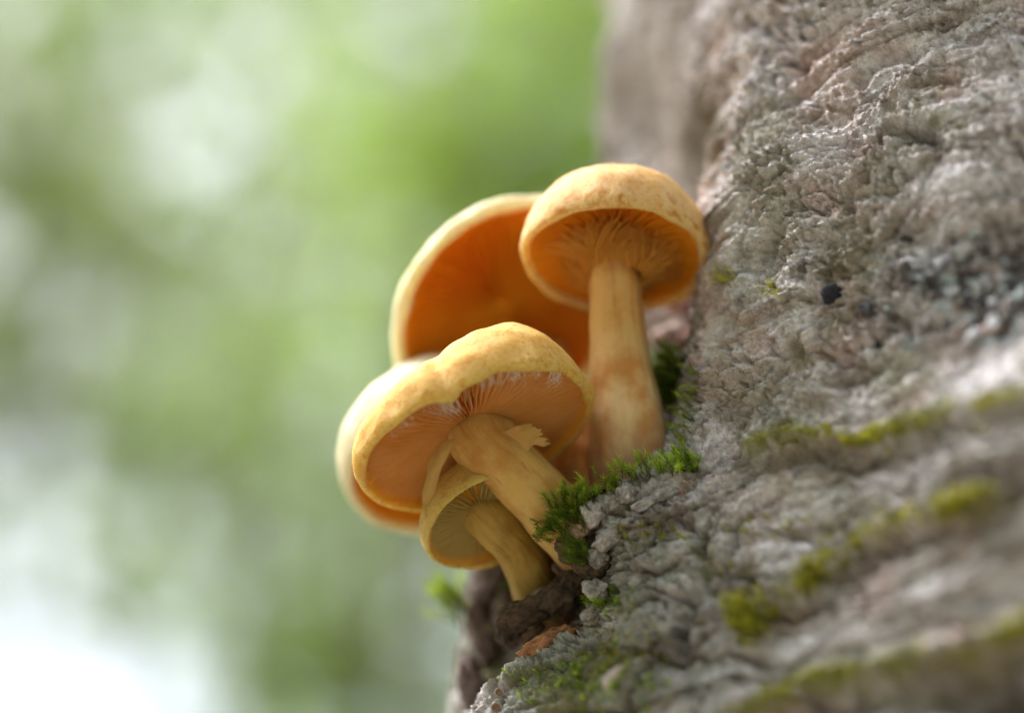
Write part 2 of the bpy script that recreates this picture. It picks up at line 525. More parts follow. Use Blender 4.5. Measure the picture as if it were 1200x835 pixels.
        h = h - vis * dep * np.exp(-(d / w) ** 2)
    for (cx_, cy_, rx, ry, dep) in [(1080, 162, 26, 16, 2.4), (1070, 70, 12, 10, 1.6), (1200, 815, 85, 36, 16), (905, 300, 16, 22, 2.2), (882, 262, 13, 10, 1.4), (800, 745, 12, 40, 2.6), (1000, 545, 40, 16, 1.6)]:
        h = h - vis * dep * np.exp(-((px - cx_) / rx) ** 2 - ((py - cy_) / ry) ** 2)
    h = h + sstep(45, 80, dd - D0) * 3.0 * fbm(q / 24 + 301, 2)
    fade = sstep(CZ + 700, CZ + 280, zz) * .75 + .25
    V = P_ + Nn * (h * fade)[:, None]
    # --- colour of the bark itself: pale crust, brown cork, red-brown and greenish stains; plus shade painted under ledges and in the corner hollow
    crust = np.array([.58, .54, .55]); cork = np.array([.22, .175, .15]); rust = np.array([.37, .22, .15])
    white = np.array([.78, .765, .80]); green = np.array([.16, .17, .06]); black = np.array([.05, .045, .04]); blue = np.array([.40, .45, .45])
    def put(c, col, m):
        return c * (1 - m[:, None]) + col * m[:, None]
    n_a = fbm(q / 15 + 101, 3); n_b = fbm(q / 7 + 131, 3); n_c = fbm(np.stack([s_ / 20, tilt / 3.0, 0 * s_], 1) + 151, 3)
    n_d = fbm(q / 3.2 + 171, 3); n_e = fbm(q / 30 + 191, 2); n_f = fbm(q / 1.3 + 211, 2)
    c = np.tile(crust, (len(q), 1))
    c = put(c, cork * 1.2, sstep(.06, .34, n_c) * .6)
    c = put(c, white, sstep(.10, .24, -n_c) * .65)
    pat = fbm(np.stack([s_ / 16, tilt / 8, 0 * s_ + 401], 1) + .35 * warp, 3)
    c = put(c, np.array([.20, .155, .13]), sstep(.12, .21, pat) * .6)
    c = put(c, np.array([.72, .70, .74]), sstep(.16, .26, -pat + .15 * n_d) * .6)
    c = put(c, cork * .75, sstep(.14, .38, n_d) * .65)
    c = put(c, white, sstep(.08, .38, n_b) * .7)
    c = put(c, np.array([.54, .39, .36]), sstep(.08, .30, n_a) * .55)
    c = put(c, rust * 1.05, np.exp(-((px - 1000) / 70) ** 2 - ((py - 110) / 75) ** 2) * sstep(-.2, .3, n_b) * .6)
    c = put(c, black * 1.5, sstep(.16, .30, n_f) * .7 * (.35 + .65 * zone))
    c = put(c, white, sstep(.16, .40, -n_f + .4 * n_b) * .4)
    c = put(c, np.array([.25, .25, .13]), sstep(.10, .32, n_e + .35 * n_d) * .32)
    c = put(c, black * 1.4, sstep(.3, .5, fbm(q / 5 + 231, 3)) * .7)
    lowm = sstep(480, 640, py) * sstep(980, 720, px) * vis
    c = put(c, np.array([.25, .265, .21]), lowm * .7 * sstep(-.35, .2, n_b))
    c = put(c, green, lowm * sstep(.0, .25, n_a + .4 * n_d) * .75)
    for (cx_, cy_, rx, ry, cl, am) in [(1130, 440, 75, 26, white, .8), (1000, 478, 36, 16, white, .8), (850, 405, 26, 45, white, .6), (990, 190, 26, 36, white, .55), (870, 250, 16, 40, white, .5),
            (1160, 680, 60, 32, white, .6), (960, 760, 60, 26, white * .95, .55), (1180, 210, 40, 24, white, .5), (890, 600, 40, 30, np.array([.56, .47, .46]), .6), (1050, 560, 30, 14, white, .5),
            (1000, 545, 70, 16, cork, .7), (1060, 440, 40, 30, green * 1.3, .6), (1085, 160, 34, 12, black * 1.8, .7), (1190, 812, 90, 40, np.array([.09, .07, .055]), .9), (830, 60, 30, 60, cork, .5), (1190, 640, 40, 16, cork, .6), (1110, 730, 90, 14, cork * 1.3, .6),  # near-black brown oval: shade of the bottom-right hollow painted into the bark colour
            (905, 300, 14, 22, black * 1.6, .6), (800, 745, 13, 40, black * 1.5, .7), (1050, 250, 90, 14, rust, .35), (930, 420, 12, 30, np.array([.34, .28, .1]), .6), (700, 620, 50, 30, np.array([.44, .43, .42]), .5)]:
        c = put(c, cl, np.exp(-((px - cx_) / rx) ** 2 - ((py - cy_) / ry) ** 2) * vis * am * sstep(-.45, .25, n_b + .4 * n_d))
    c = put(c, np.array([.12, .085, .06]), crk * (low + .5 * (1 - low)) * .75 * sstep(-.3, .1, n_b))
    lich = np.exp(-((px - 1140) / 75) ** 2 - ((py - 345) / 50) ** 2) * vis
    c = put(c, np.array([.07, .07, .08]), np.clip(lich * 1.5, 0, 1) * sstep(-.12, .12, n_b + .5 * n_d) * .9)
    c = put(c, np.array([.47, .52, .55]), np.clip(lich * 1.4, 0, 1) * sstep(.05, .25, -n_d - .3 * n_b))
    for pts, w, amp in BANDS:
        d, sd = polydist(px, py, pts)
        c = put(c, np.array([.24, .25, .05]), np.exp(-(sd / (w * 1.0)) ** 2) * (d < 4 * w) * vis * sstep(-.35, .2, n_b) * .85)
        c = put(c, np.array([.16, .13, .09]), np.exp(-((sd + 2.2 * w) / (w * 1.3)) ** 2) * (d < 5 * w) * vis * .5)  # shadow below each ledge overhang, painted into the bark colour
    # dark brown over the deeper part of the hollow the mushrooms grow from
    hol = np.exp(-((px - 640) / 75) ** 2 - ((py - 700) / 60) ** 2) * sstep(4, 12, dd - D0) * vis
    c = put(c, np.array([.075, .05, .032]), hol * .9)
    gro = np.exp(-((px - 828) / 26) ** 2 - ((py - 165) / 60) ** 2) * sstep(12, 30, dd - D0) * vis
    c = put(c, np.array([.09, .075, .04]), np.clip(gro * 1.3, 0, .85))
    farl = sstep(45, 80, dd - D0) * sstep(330, 180, py)
    c = put(c, np.array([.56, .535, .54]), farl * .75 * sstep(-.5, .1, n_e + .5 * n_a))
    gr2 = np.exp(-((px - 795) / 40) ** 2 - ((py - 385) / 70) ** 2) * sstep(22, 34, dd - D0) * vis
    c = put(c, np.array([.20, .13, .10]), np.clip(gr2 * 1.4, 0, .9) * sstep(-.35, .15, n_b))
    c = np.clip(c, .01, .8)
    F = grid_faces(len(zs), len(phis), True)
    root = empty('tree', (AX, AY, 0))
    tag(root, 'grey rough barked tree trunk on the right carrying the mushrooms', 'tree')
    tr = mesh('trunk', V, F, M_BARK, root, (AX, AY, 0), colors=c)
    # normals of the displaced surface, for whatever grows on it
    G = V.reshape(*sh, 3)
    n2 = norm(np.cross(np.gradient(G, axis=0), np.roll(G, -1, 1) - np.roll(G, 1, 1))).reshape(-1, 3)
    n2 *= np.sign((n2 * rad).sum(1))[:, None]
    px, py, dd = PIX(V)
    fac = (n2 * norm(np.array([0, 0, CZ]) - V)).sum(1)
    return root, tr, dict(V=V, N=n2, NB=Nn, px=px, py=py, d=dd, fac=fac)
TREE, TRUNK, SURF = build_trunk()

# which trunk vertices the photo shows (nearest along each line of sight), for placing growth on them
def visible_mask():
    s = SURF
    cell = 3.0
    ix = np.floor(s['px'] / cell).astype(int); iy = np.floor(s['py'] / cell).astype(int)
    ok = (ix > -20) & (ix < 420) & (iy > -20) & (iy < 300) & (s['d'] > 100)
    key = (ix + 20) * 400 + (iy + 20)
    zb = np.full(460 * 400, 1e9)
    np.minimum.at(zb, key[ok], s['d'][ok])
    m = np.zeros(len(ix), bool)
    m[ok] = s['d'][ok] < zb[key[ok]] + 3.0
    return m
SURF['vis'] = visible_mask()

def surf_at(px, py, dmin=None, dmax=None):
    """trunk surface point and normal nearest to a photo pixel"""
    s = SURF
    m = np.where(s['vis'] & (np.abs(s['px'] - px) < 12) & (np.abs(s['py'] - py) < 12))[0]
    if dmin is not None or len(m) == 0:
        m = np.where((np.abs(s['px'] - px) < 14) & (np.abs(s['py'] - py) < 14) & (s['d'] > (dmin or 0)) & (s['d'] < (dmax or 1e9)))[0]
    if len(m) == 0:
        return W(px, py, 0), CV(0, -1, 0)
    k = m[np.argmin((s['px'][m] - px) ** 2 + (s['py'][m] - py) ** 2)]
    return s['V'][k], s['NB'][k]

# ------------------------------------------------------------------ mushrooms
def frame(roll, tilt, yaw=0):
    """cap axis and two rim directions; tilt turns the underside to the camera, roll leans the axis right (+) in the photo"""
    r, t = math.radians(roll), math.radians(tilt)
    a = CV(math.sin(r) * math.cos(t), math.sin(t), math.cos(r) * math.cos(t))
    e1 = CV(math.cos(r), 0, -math.sin(r))
    e2 = np.cross(a, e1)                        # towards the near (upper) rim
    if e2 @ CV(0, -1, 0) < 0: e2 = -e2
    return a, e1, e2

CAP_PROFILE = [(0, .70), (.2, .69), (.42, .645), (.62, .55), (.77, .425), (.88, .29), (.955, .14), (.995, -.02), (.995, -.13), (.96, -.195), (.92, -.19), (.885, -.13),
               (.8, -.06), (.65, -.01), (.45, .03), (.22, .045), (0, .05)]
FRONT_PROFILE = [(0, .50), (.2, .505), (.42, .505), (.62, .48), (.77, .415), (.88, .305), (.955, .165), (.995, .01), (1.0, -.06), (.985, -.105), (.955, -.115), (.93, -.085),
               (.88, -.03), (.75, .02), (.5, .065), (.22, .08), (0, .085)]
TALL_PROFILE = [(0, .68), (.25, .685), (.48, .68), (.68, .63), (.82, .51), (.92, .34), (.98, .12), (1.0, -.03), (.985, -.12), (.95, -.15), (.91, -.125), (.88, -.07),
               (.8, -.01), (.65, .05), (.45, .09), (.22, .10), (0, .105)]
FLAT_PROFILE = [(0, .36), (.22, .355), (.45, .325), (.65, .265), (.8, .19), (.91, .10), (.975, .0), (1.0, -.075), (.985, -.135), (.95, -.15), (.915, -.12), (.885, -.065),
                (.8, .0), (.65, .06), (.45, .10), (.22, .11), (0, .115)]

def build_mushroom(name, label, cpix, R_, roll, tilt, stem, stem_r, mats, profile=CAP_PROFILE, deform=None, ngill=130, seed=0, spots=0, wob=.02, gill_depth=.105, shift=0, gill_in=.20):
    """cpix = centre of the gill disc (photo px, px, mm); stem = list of (px, py, mm) from the cap down to the bark"""
    mcap, mgill, mstem = mats
    c0 = W(*cpix)
    a, e1, e2 = frame(roll, tilt)
    base = W(*stem[-1])
    root = empty(name, base)
    tag(root, label, 'mushroom', 'mushrooms growing in one cluster on the trunk')
    rs = np.random.default_rng(seed)
    ph1, ph2, ph3 = rs.uniform(0, 6.28, 3)
    def place(rho, w, th):
        k = 1 + wob * np.cos(2 * th + ph1) + wob * .7 * np.cos(3 * th + ph2) + wob * .4 * np.cos(5 * th + ph3)
        dw = wob * 1.6 * np.cos(2 * th + ph2) * rho ** 2 + wob * np.cos(3 * th + ph3) * rho ** 3
        rho2, w2 = rho * k, w + dw
        if deform is not None:
            rho2, w2 = deform(rho2, w2, th, rho)
        return c0 + R_ * ((rho2 * np.cos(th))[..., None] * e1 + (rho2 * np.sin(th))[..., None] * e2 + w2[..., None] * a)
    # cap
    prof = spline(profile, 84)
    nth = 200
    th = np.linspace(0, 2 * math.pi, nth, endpoint=False)
    RH, TH = np.meshgrid(prof[:, 0], th, indexing='ij')
    WW = np.repeat(prof[:, 1][:, None], nth, 1)
    V = place(RH, WW, TH).reshape(-1, 3)
    Fc = grid_faces(len(prof), nth, True)
    G = V.reshape(len(prof), nth, 3)
    nn = norm(np.cross(np.gradient(G, axis=0), np.roll(G, -1, 1) - np.roll(G, 1, 1))).reshape(-1, 3)
    under = np.repeat((np.arange(len(prof)) > 84 * .66)[:, None], nth, 1).ravel()
    outer = ~under
    rough = (fbm(V / 3.2 + seed, 3) * .22 + fbm(V / 1.1 + seed, 2) * .07 + fbm(V / 8 + seed, 2) * .75) * sstep(.05, .2, RH.ravel())
    V = V - nn * (rough * np.sign((nn * a).sum(1) * np.where(under, -1, 1) + 1e-6) * 0 + rough * outer)[:, None]
    # rusty scales near the margin (r) and orange under-surface (g)
    pi = np.repeat(np.arange(len(prof))[:, None], nth, 1).ravel() / 84
    spn = fbm(np.stack([TH.ravel() * 5.5 + seed, pi * 13, 0 * pi], 1), 3)
    spot = spots * sstep(.02, .34, spn) * np.exp(-((pi - .45) / .085) ** 2)
    tint = np.stack([np.clip(spot, 0, 1), sstep(.645, .69, pi), 0 * pi], 1)
    cap_o = mesh('cap', V, Fc, mcap, root, base, colors=tint)
    # gills: thin plates, every second one short
    pv = []; pf = []
    inner = prof[int(84 * .70):]                 # under-surface, margin to centre
    io = np.argsort(inner[:, 0]); ur, uw = inner[io, 0], inner[io, 1]
    nrad = 14; idx = 0
    for k in range(ngill):
        t0 = 2 * math.pi * (k + rs.uniform(-.18, .18)) / ngill
        r0 = gill_in if k % 2 == 0 else (.42 if k % 4 == 1 else .60)
        rr = np.linspace(r0, .925, nrad)
        top = np.interp(rr, ur, uw) + .015
        s = (rr - .2) / .7
        dep = gill_depth * np.clip(np.sin(np.pi * np.clip(s * .86 + .14, 0, 1)), 0, 1) ** .6 * (1 if k % 2 == 0 else sstep(r0, r0 + .2, rr) * .9)
        wav = .006 * np.sin(rr * 14 + rs.uniform(0, 6))
        tt = t0 + wav / np.maximum(rr, .2)
        hw = .0055
        bot = top - dep - .015
        dth = hw / rr
        rows = [place(rr, top, tt - dth), place(rr, bot, tt - dth * .55), place(rr, bot, tt + dth * .55), place(rr, top, tt + dth)]
        A = np.stack(rows, 1).reshape(-1, 3)
        pv.append(A); pf.append(grid_faces(nrad, 4) + idx); idx += len(A)
    tag(mesh('gills', np.concatenate(pv), np.concatenate(pf), mgill, cap_o, base), kind='stuff')
    # stem: a bent, tapering tube that flares into the cap and swells at the foot
    top_in = c0 + a * R_ * .13 - e2 * R_ * shift
    pts = np.array([top_in] + [W(*q) for q in stem])
    cen = spline(pts, 70)
    rad = np.interp(np.linspace(0, 1, 70), np.linspace(0, 1, len(stem_r)), stem_r)
    rad = np.convolve(np.pad(rad, 4, 'edge'), np.ones(9) / 9, 'valid')
    tan = norm(np.gradient(cen, axis=0))
    u = norm(np.cross(tan, np.array([.13, -1, .2])))
    v = np.cross(tan, u)
    ns = 72
    al = np.linspace(0, 2 * math.pi, ns, endpoint=False)
    I, AL = np.meshgrid(np.arange(70), al, indexing='ij')
    rr = rad[I] * (1 + .05 * np.cos(2 * AL + ph1 + I * .02) + .025 * np.cos(5 * AL + ph2 + I * .03))
    Vs = cen[I] + rr[..., None] * (np.cos(AL)[..., None] * u[I] + np.sin(AL)[..., None] * v[I])
    Vs = Vs.reshape(-1, 3)
    out_ = norm(Vs - cen[I].reshape(-1, 3))
    fibre = fbm(np.stack([np.cos(AL).ravel() * 4, np.sin(AL).ravel() * 4, I.ravel() * .07 + seed], 1), 3)
    Vs = Vs + out_ * (fibre * .32 + fbm(Vs / 5 + seed, 2) * .45)[:, None]
    lng = I.ravel() / 69
    tint = np.stack([np.abs((AL.ravel() / math.pi) - 1), lng, sstep(.72, .98, lng + .12 * fibre)], 1)
    stem_o = mesh('stem', Vs, grid_faces(70, ns, True), mstem, root, base, colors=tint)
    return root, dict(cap=cap_o, stem=stem_o, c0=c0, a=a, e1=e1, e2=e2, R=R_, base=base, place=place)

def sheet(name, ctrl, mat, root, base, n=(26, 40), ragged=.0, thick=.35, seed=0):
    """a torn membrane through a grid of control points (photo px, px, mm); the last row is the ragged edge"""
    C = np.array([[W(*q) for q in row] for row in ctrl])
    rows = np.stack([spline(r, n[1]) for r in C])
    S = np.stack([spline(rows[:, j], n[0]) for j in range(n[1])], 1)
    t = np.linspace(0, 1, n[0])[:, None]
    s = np.linspace(0, 1, n[1])
    cut = 1 - ragged * (.5 + fbm(np.stack([s * 9 + seed, 0 * s, 0 * s], 1), 3) * 1.6)
    k = np.clip(t * cut[None], 0, 1) * (n[0] - 1)
    i0 = np.clip(k.astype(int), 0, n[0] - 2); f = (k - i0)[..., None]
    J = np.arange(n[1])[None].repeat(n[0], 0)
    S = S[i0, J] * (1 - f) + S[i0 + 1, J] * f
    V = S.reshape(-1, 3)
    V = V + norm(np.cross(S[-1, 0] - S[0, 0], S[0, -1] - S[0, 0])) * (fbm(V / 2.0 + seed, 2) * .5)[:, None]
    o = mesh(name, V, grid_faces(*n), mat, root, base)
    m = o.modifiers.new('thickness', 'SOLIDIFY'); m.thickness = thick * .001; m.offset = 0
    return o

def fibres(name, strands, mat, root, base, r=.045):
    """fine hairs: each strand a list of (px, py, mm)"""
    Vs, Fs, k = [], [], 0
    for st in strands:
        c = spline(st, 10)
        tn = norm(np.gradient(c, axis=0)); u = norm(np.cross(tn, [.3, .2, 1])); v = np.cross(tn, u)
        rad = r * np.linspace(1, .35, 10)[:, None, None]
        al = np.arange(4) * math.pi / 2
        V = c[:, None] + rad * (np.cos(al)[None, :, None] * u[:, None] + np.sin(al)[None, :, None] * v[:, None])
        Vs.append(V.reshape(-1, 3)); Fs.append(grid_faces(10, 4, True) + k); k += 40
    return tag(mesh(name, np.concatenate(Vs), np.concatenate(Fs), mat, root, base), kind='stuff')

def front_deform(rho, w, th, r0):
    d = np.degrees(th)
    n1 = np.exp(-((d - 93) / 6.0) ** 2)
    lift = .085 * (1 / (1 + np.exp((d - 92) / 5.5)) - .5) * np.exp(-((d - 80) / 60) ** 2) - .05 * np.exp(-((d - 80) / 11) ** 2)
    out = sstep(.40, .97, r0)
    w = np.where(w > 0, w * (1 - .24 * np.exp(-((d - 142) / 42) ** 2) * sstep(.2, .6, r0) + .32 * np.exp(-((d - 24) / 30) ** 2) * sstep(.2, .6, r0)), w)
    w = w + out * (lift - .045 * n1)
    w = w - .02 * out * np.exp(-((d - 165) / 40) ** 2)
    rho = rho * (1 + .035 * np.exp(-((d - 172) / 38) ** 2) * out - .075 * n1 * out)
    return rho, w

root, F1 = build_mushroom('mushroom', 'front ochre mushroom with wavy cap rim, visible gills and thick slanting stem',
    (556, 503, 5), 20.0, -23, 30, [(574, 524, 4.5), (602, 550, 5), (640, 590, 6), (690, 640, 9), (735, 690, 15)],
    [5.8, 5.6, 5.1, 5.2, 5.6, 6.0, 6.0], (M_CAP_FRONT, M_GILL_FRONT, M_STEM), profile=FRONT_PROFILE, deform=front_deform, ngill=150, seed=3, wob=.010, shift=.17)
sheet('veil', [[(535, 514, -6), (524, 516, -5.4), (513, 522, -3.5)],
               [(530, 524, -6.6), (519, 527, -6), (507, 534, -4)],
               [(518, 545, -6.4), (509, 549, -6), (500, 556, -4)],
               [(511, 570, -5.4), (503, 574, -5.2), (496, 578, -3.5)],
               [(505, 592, -4.6), (500, 596, -4.6), (494, 592, -3.5)]], M_VEIL, F1['stem'], F1['base'], ragged=.14, seed=4, thick=.25)
sheet('veil', [[(590, 506, -3), (604, 514, -3.6), (618, 528, -3)],
               [(606, 499, -4), (620, 509, -5), (628, 520, -3.5)],
               [(628, 496, -4), (640, 506, -5), (648, 527, -3.5)]], M_VEIL, F1['stem'], F1['base'], ragged=.3, seed=9)
_rs = np.random.default_rng(8)
_st = []
for t0, n, L in [(60, 16, .10), (33, 12, .09), (95, 14, .13), (101, 8, .1), (75, 10, .06), (120, 6, .05), (47, 6, .05)]:
    for k in range(n):
        t = math.radians(t0 + _rs.normal() * 3.2)
        l = L * _rs.uniform(.5, 1.3)
        rr = np.array([.955, .945 - l * .35, .93 - l * _rs.uniform(.5, 1)])
        ww = np.array([-.10, -.13 - l * .25, -.13 - l * _rs.uniform(.2, .9)])
        _st.append(F1['place'](rr, ww, np.array([t, t + _rs.normal() * .02, t + _rs.normal() * .06])))
fibres('fibre', _st, M_FIBRE, F1['cap'], F1['base'], .05)

root, F2 = build_mushroom('mushroom', 'tall upright cream capped mushroom with long straight stem next to the bark',
    (722, 294, 19), 16.0, 4, 34, [(719, 300, 19), (722, 360, 18), (728, 430, 16), (736, 500, 14), (744, 570, 13)],
    [8.0, 4.9, 4.4, 4.9, 5.8, 6.9, 7.6], (M_CAP_TALL, M_GILL, M_STEM_TALL), profile=TALL_PROFILE, ngill=110, seed=11, spots=1.0, wob=.014)
# shaggy veil collar under the tall cap
_v, _f, _k = [], [], 0
_rs = np.random.default_rng(5)
for j in range(700):
    t = _rs.uniform(0, 2 * math.pi)
    r0, r1 = _rs.uniform(.27, .40), _rs.uniform(.40, .66) + .12 * math.sin(t * 3 + 1)
    rr = np.linspace(r0, r1, 6)
    ww = np.linspace(-.34 + 1.0 * (r0 - .27), -.10, 6) - .03 * np.sin(np.linspace(0, math.pi, 6)) + _rs.normal() * .015
    tt = t + np.linspace(0, _rs.uniform(-.7, .7), 6)
    hw = np.linspace(.016, .004, 6) * _rs.uniform(.4, 1.2)
    A = np.stack([F2['place'](rr, ww, tt - hw / rr), F2['place'](rr, ww - .012, tt), F2['place'](rr, ww, tt + hw / rr)], 1).reshape(-1, 3)
    _v.append(A); _f.append(grid_faces(6, 3) + _k); _k += len(A)
tag(mesh('veil', np.concatenate(_v), np.concatenate(_f), M_VEIL_RUST, F2['stem'], F2['base']), kind='stuff')

root, F3 = build_mushroom('mushroom', 'wide orange gilled mushroom with thin pale rim behind the front one',
    (594, 364, 44), 22.6, -38, 55, [(628, 440, 46), (645, 450, 36), (675, 510, 27), (692, 560, 18), (700, 590, 16)],
    [5.4, 4.6, 4.6, 4.8, 5.2, 5.6], (M_CAP_PALE, M_GILL, M_STEM_RUST), profile=FLAT_PROFILE, ngill=120, seed=21, wob=.012, shift=.66, gill_in=.04)

root, F4 = build_mushroom('mushroom', 'mostly hidden pale mushroom cap peeking out left behind the front cap',
    (510, 520, 38), 18.2, -32, 43, [(515, 540, 38), (560, 590, 32), (620, 640, 24), (660, 664, 18)],
    [4.8, 4.0, 4.0, 4.3, 4.6], (M_CAP_PALE, M_GILL, M_STEM_RUST), ngill=100, seed=31, wob=.012)

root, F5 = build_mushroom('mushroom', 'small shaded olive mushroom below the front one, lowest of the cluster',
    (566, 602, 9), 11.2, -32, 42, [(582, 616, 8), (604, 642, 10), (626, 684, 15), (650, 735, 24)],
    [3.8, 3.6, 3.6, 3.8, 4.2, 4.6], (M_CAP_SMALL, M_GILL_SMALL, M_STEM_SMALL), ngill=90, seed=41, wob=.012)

# ------------------------------------------------------------------ loose bark, crumbs and lichen on the trunk
def lump_mesh(center, ax, half, seed, rough=.18, n=9, power=2.6):
    """an irregular lump: a rounded box of three half sizes, roughened; ax = 3 unit axes"""
    g = np.linspace(-1, 1, n)
    Vs, Fs, k = [], [], 0
    A, B = np.meshgrid(g, g, indexing='ij')
    for d in range(3):
        for sgn in (-1, 1):
            p = np.zeros((n, n, 3))
            p[..., d] = sgn; p[..., (d + 1) % 3] = A; p[..., (d + 2) % 3] = B
            f = grid_faces(n, n)
            if sgn < 0: f = f[:, ::-1]
            Vs.append(p.reshape(-1, 3)); Fs.append(f + k); k += n * n
    V = np.concatenate(Vs); F = np.concatenate(Fs)
    L = (np.abs(V) ** power).sum(1) ** (1 / power)
    V = V / L[:, None]
    nz = fbm(V * 1.3 + seed * 3.7, 3) * rough * 2 + fbm(V * 4 + seed * 1.3, 2) * rough * .6
    V = V * (1 + nz)[:, None] * np.asarray(half)[None]
    key = np.round(V, 6)
    _, idx, inv = np.unique(key, axis=0, return_index=True, return_inverse=True)
    V = V[idx]; F = inv.ravel()[F]
    return center + V @ np.asarray(ax), F

def axes_px(roll, n=None):
    r = math.radians(roll)
    e1 = CV(math.cos(r), .15, math.sin(r)); e1 = norm(e1)
    nn = norm(CV(-.3, -1, .25)) if n is None else n
    e2 = norm(np.cross(nn, e1)); nn = np.cross(e1, e2)
    return np.array([e1, e2, nn])

def bark_piece(name, px, py, w, h, t, roll, col, seed, off=None, rough=.2, parent=None, power=2.6, label=None):
    """w, h in photo pixels, t in mm"""
    p, nrm = surf_at(px, py)
    if off is not None: p = W(px, py, off)
    s = .1383
    V, F = lump_mesh(p - axes_px(roll)[2] * t * .45, axes_px(roll), (w * s / 2, h * s / 2, t * 1.3), seed, rough, n=18, power=power)
    V = V + norm(V - p) * (fbm(V / 1.7 + seed, 3) * .8 + np.abs(perlin(V / .8 + seed)) * .45)[:, None]
    c = np.array(col)[None] * (1 + .8 * fbm(V / 1.8 + seed, 2)[:, None] + .5 * fbm(V / .6 + seed, 2)[:, None])
    o = mesh(name, V, F, M_BARK, TRUNK, (AX, AY, 0), colors=np.clip(c, .01, .9))
    return o

PALE, PINK, BROWN, RED, GREY = (.42, .39, .38), (.52, .33, .27), (.17, .12, .09), (.42, .20, .10), (.30, .28, .26)
for k, (px, py, w, h, t, roll, col, off) in enumerate([
        (678, 620, 30, 20, 1.6, 35, PINK, -1), (694, 600, 24, 26, 1.7, 40, PALE, -2.5), (712, 590, 26, 24, 1.7, 30, GREY, -2), (732, 580, 30, 20, 1.6, 25, PALE, -1.5),
        (715, 628, 40, 18, 1.4, 35, PALE, -4), (700, 652, 20, 22, 1.6, 30, GREY, -3.5), (697, 690, 22, 26, 1.8, 60, PALE, -4), (770, 585, 60, 18, 1.5, 28, PALE, -3.5), (803, 572, 26, 22, 1.6, 20, PINK, -2),
        (640, 752, 74, 22, 1.6, 24, RED, 0), (676, 741, 60, 18, 1.4, 24, BROWN, 5), (632, 720, 62, 12, 1.3, 14, BROWN, 8), (650, 688, 64, 11, 1.2, 22, (.33, .27, .22), 7), (622, 742, 36, 9, 1, 30, BROWN, 9),
        (694, 652, 46, 44, 2.4, 40, (.12, .09, .06), -.5), (672, 640, 34, 30, 2, 20, (.13, .1, .065), 0), (616, 716, 70, 30, 3, 16, (.10, .07, .05), 6), (660, 694, 60, 36, 3, 30, (.09, .065, .045), 4.5), (600, 735, 40, 26, 3, 40, (.08, .06, .045), 9), (668, 676, 46, 14, 1.4, -40, BROWN, 9), (700, 716, 40, 20, 1.5, 40, GREY, -2.5)]):
    bark_piece('bark_flake', px, py, w, h, t, roll, col, k + 2, off, .24)
for k, (px, py, w, h, t, roll, col, off) in enumerate([(800, 352, 26, 46, 3, -60, (.42, .26, .21), 46), (788, 392, 22, 50, 3, -75, (.50, .40, .37), 44), (815, 395, 20, 56, 3, -70, (.22, .14, .11), 40),
        (806, 320, 24, 40, 3, -50, (.20, .15, .12), 52), (780, 440, 20, 50, 3, -80, (.26, .2, .17), 40)]):
    bark_piece('bark_flake', px, py, w, h, t, roll, col, k + 60, off, .28)
# broken bark edge standing further back on the left, behind the hollow
for k, (px, py, w, h, t, roll, off) in enumerate([(578, 676, 46, 70, 5, -20, 42), (566, 735, 34, 90, 4, 12, 40), (553, 800, 30, 70, 4, 8, 30), (590, 715, 24, 60, 3, -15, 36)]):
    bark_piece('bark_flake', px, py, w, h, t, roll, (.17, .13, .12), 40 + k, off, .26)

o_ = W(725, 797, -11)
p_, n_ = surf_at(725, 797)
V, F = lump_mesh(p_ + n_ * .4, axes_px(40), (2.3, 1.75, .55), 77, .06)
tag(mesh('lichen_disc', V, F, M_BARK, None, p_, colors=np.tile(np.array([[.62, .50, .50]]), (len(V), 1))), 'small pale pink round disc stuck on the mossy lower bark', 'lichen')
def cup(px, py, r, label):
    p, n = surf_at(px, py)
    ax = axes_px(0)
    prof = np.array([(0, .1), (.5, .12), (.66, .3), (.8, .5), (1, .42), (1.02, .1), (.8, -.5)]) * r
    al = np.linspace(0, 2 * math.pi, 22, endpoint=False)
    V = p + n * .3 + (prof[:, 0][:, None, None] * (np.cos(al)[None, :, None] * ax[0] + np.sin(al)[None, :, None] * ax[1]) + prof[:, 1][:, None, None] * ax[2])
    V = V.reshape(-1, 3) + fbm(V.reshape(-1, 3) / .8, 2)[:, None] * .12
    c = np.repeat(np.array([(.30, .2, .14)] * 3 + [(.46, .38, .32)] * 4), 22, 0)
    tag(mesh('lichen_cup', V, grid_faces(7, 22, True), M_BARK, None, p, colors=c), label, 'lichen', 'lichen cups on the bark edge')
cup(583, 829, .95, 'tiny brown lichen cup at the bottom edge of the bark')
cup(586, 812, .8, 'tiny brown lichen cup just above the lowest one')
p_, n_ = surf_at(978, 346)
V, F = lump_mesh(p_ + n_ * .7, axes_px(20), (1.7, 1.5, 1.3), 91, .14)
tag(mesh('dark_pellet', V, F, M_BARK, None, p_, colors=np.tile(np.array([[.035, .035, .045]]), (len(V), 1))), 'single dark blue-black pellet on the pale bark right of the tall mushroom', 'pellet')
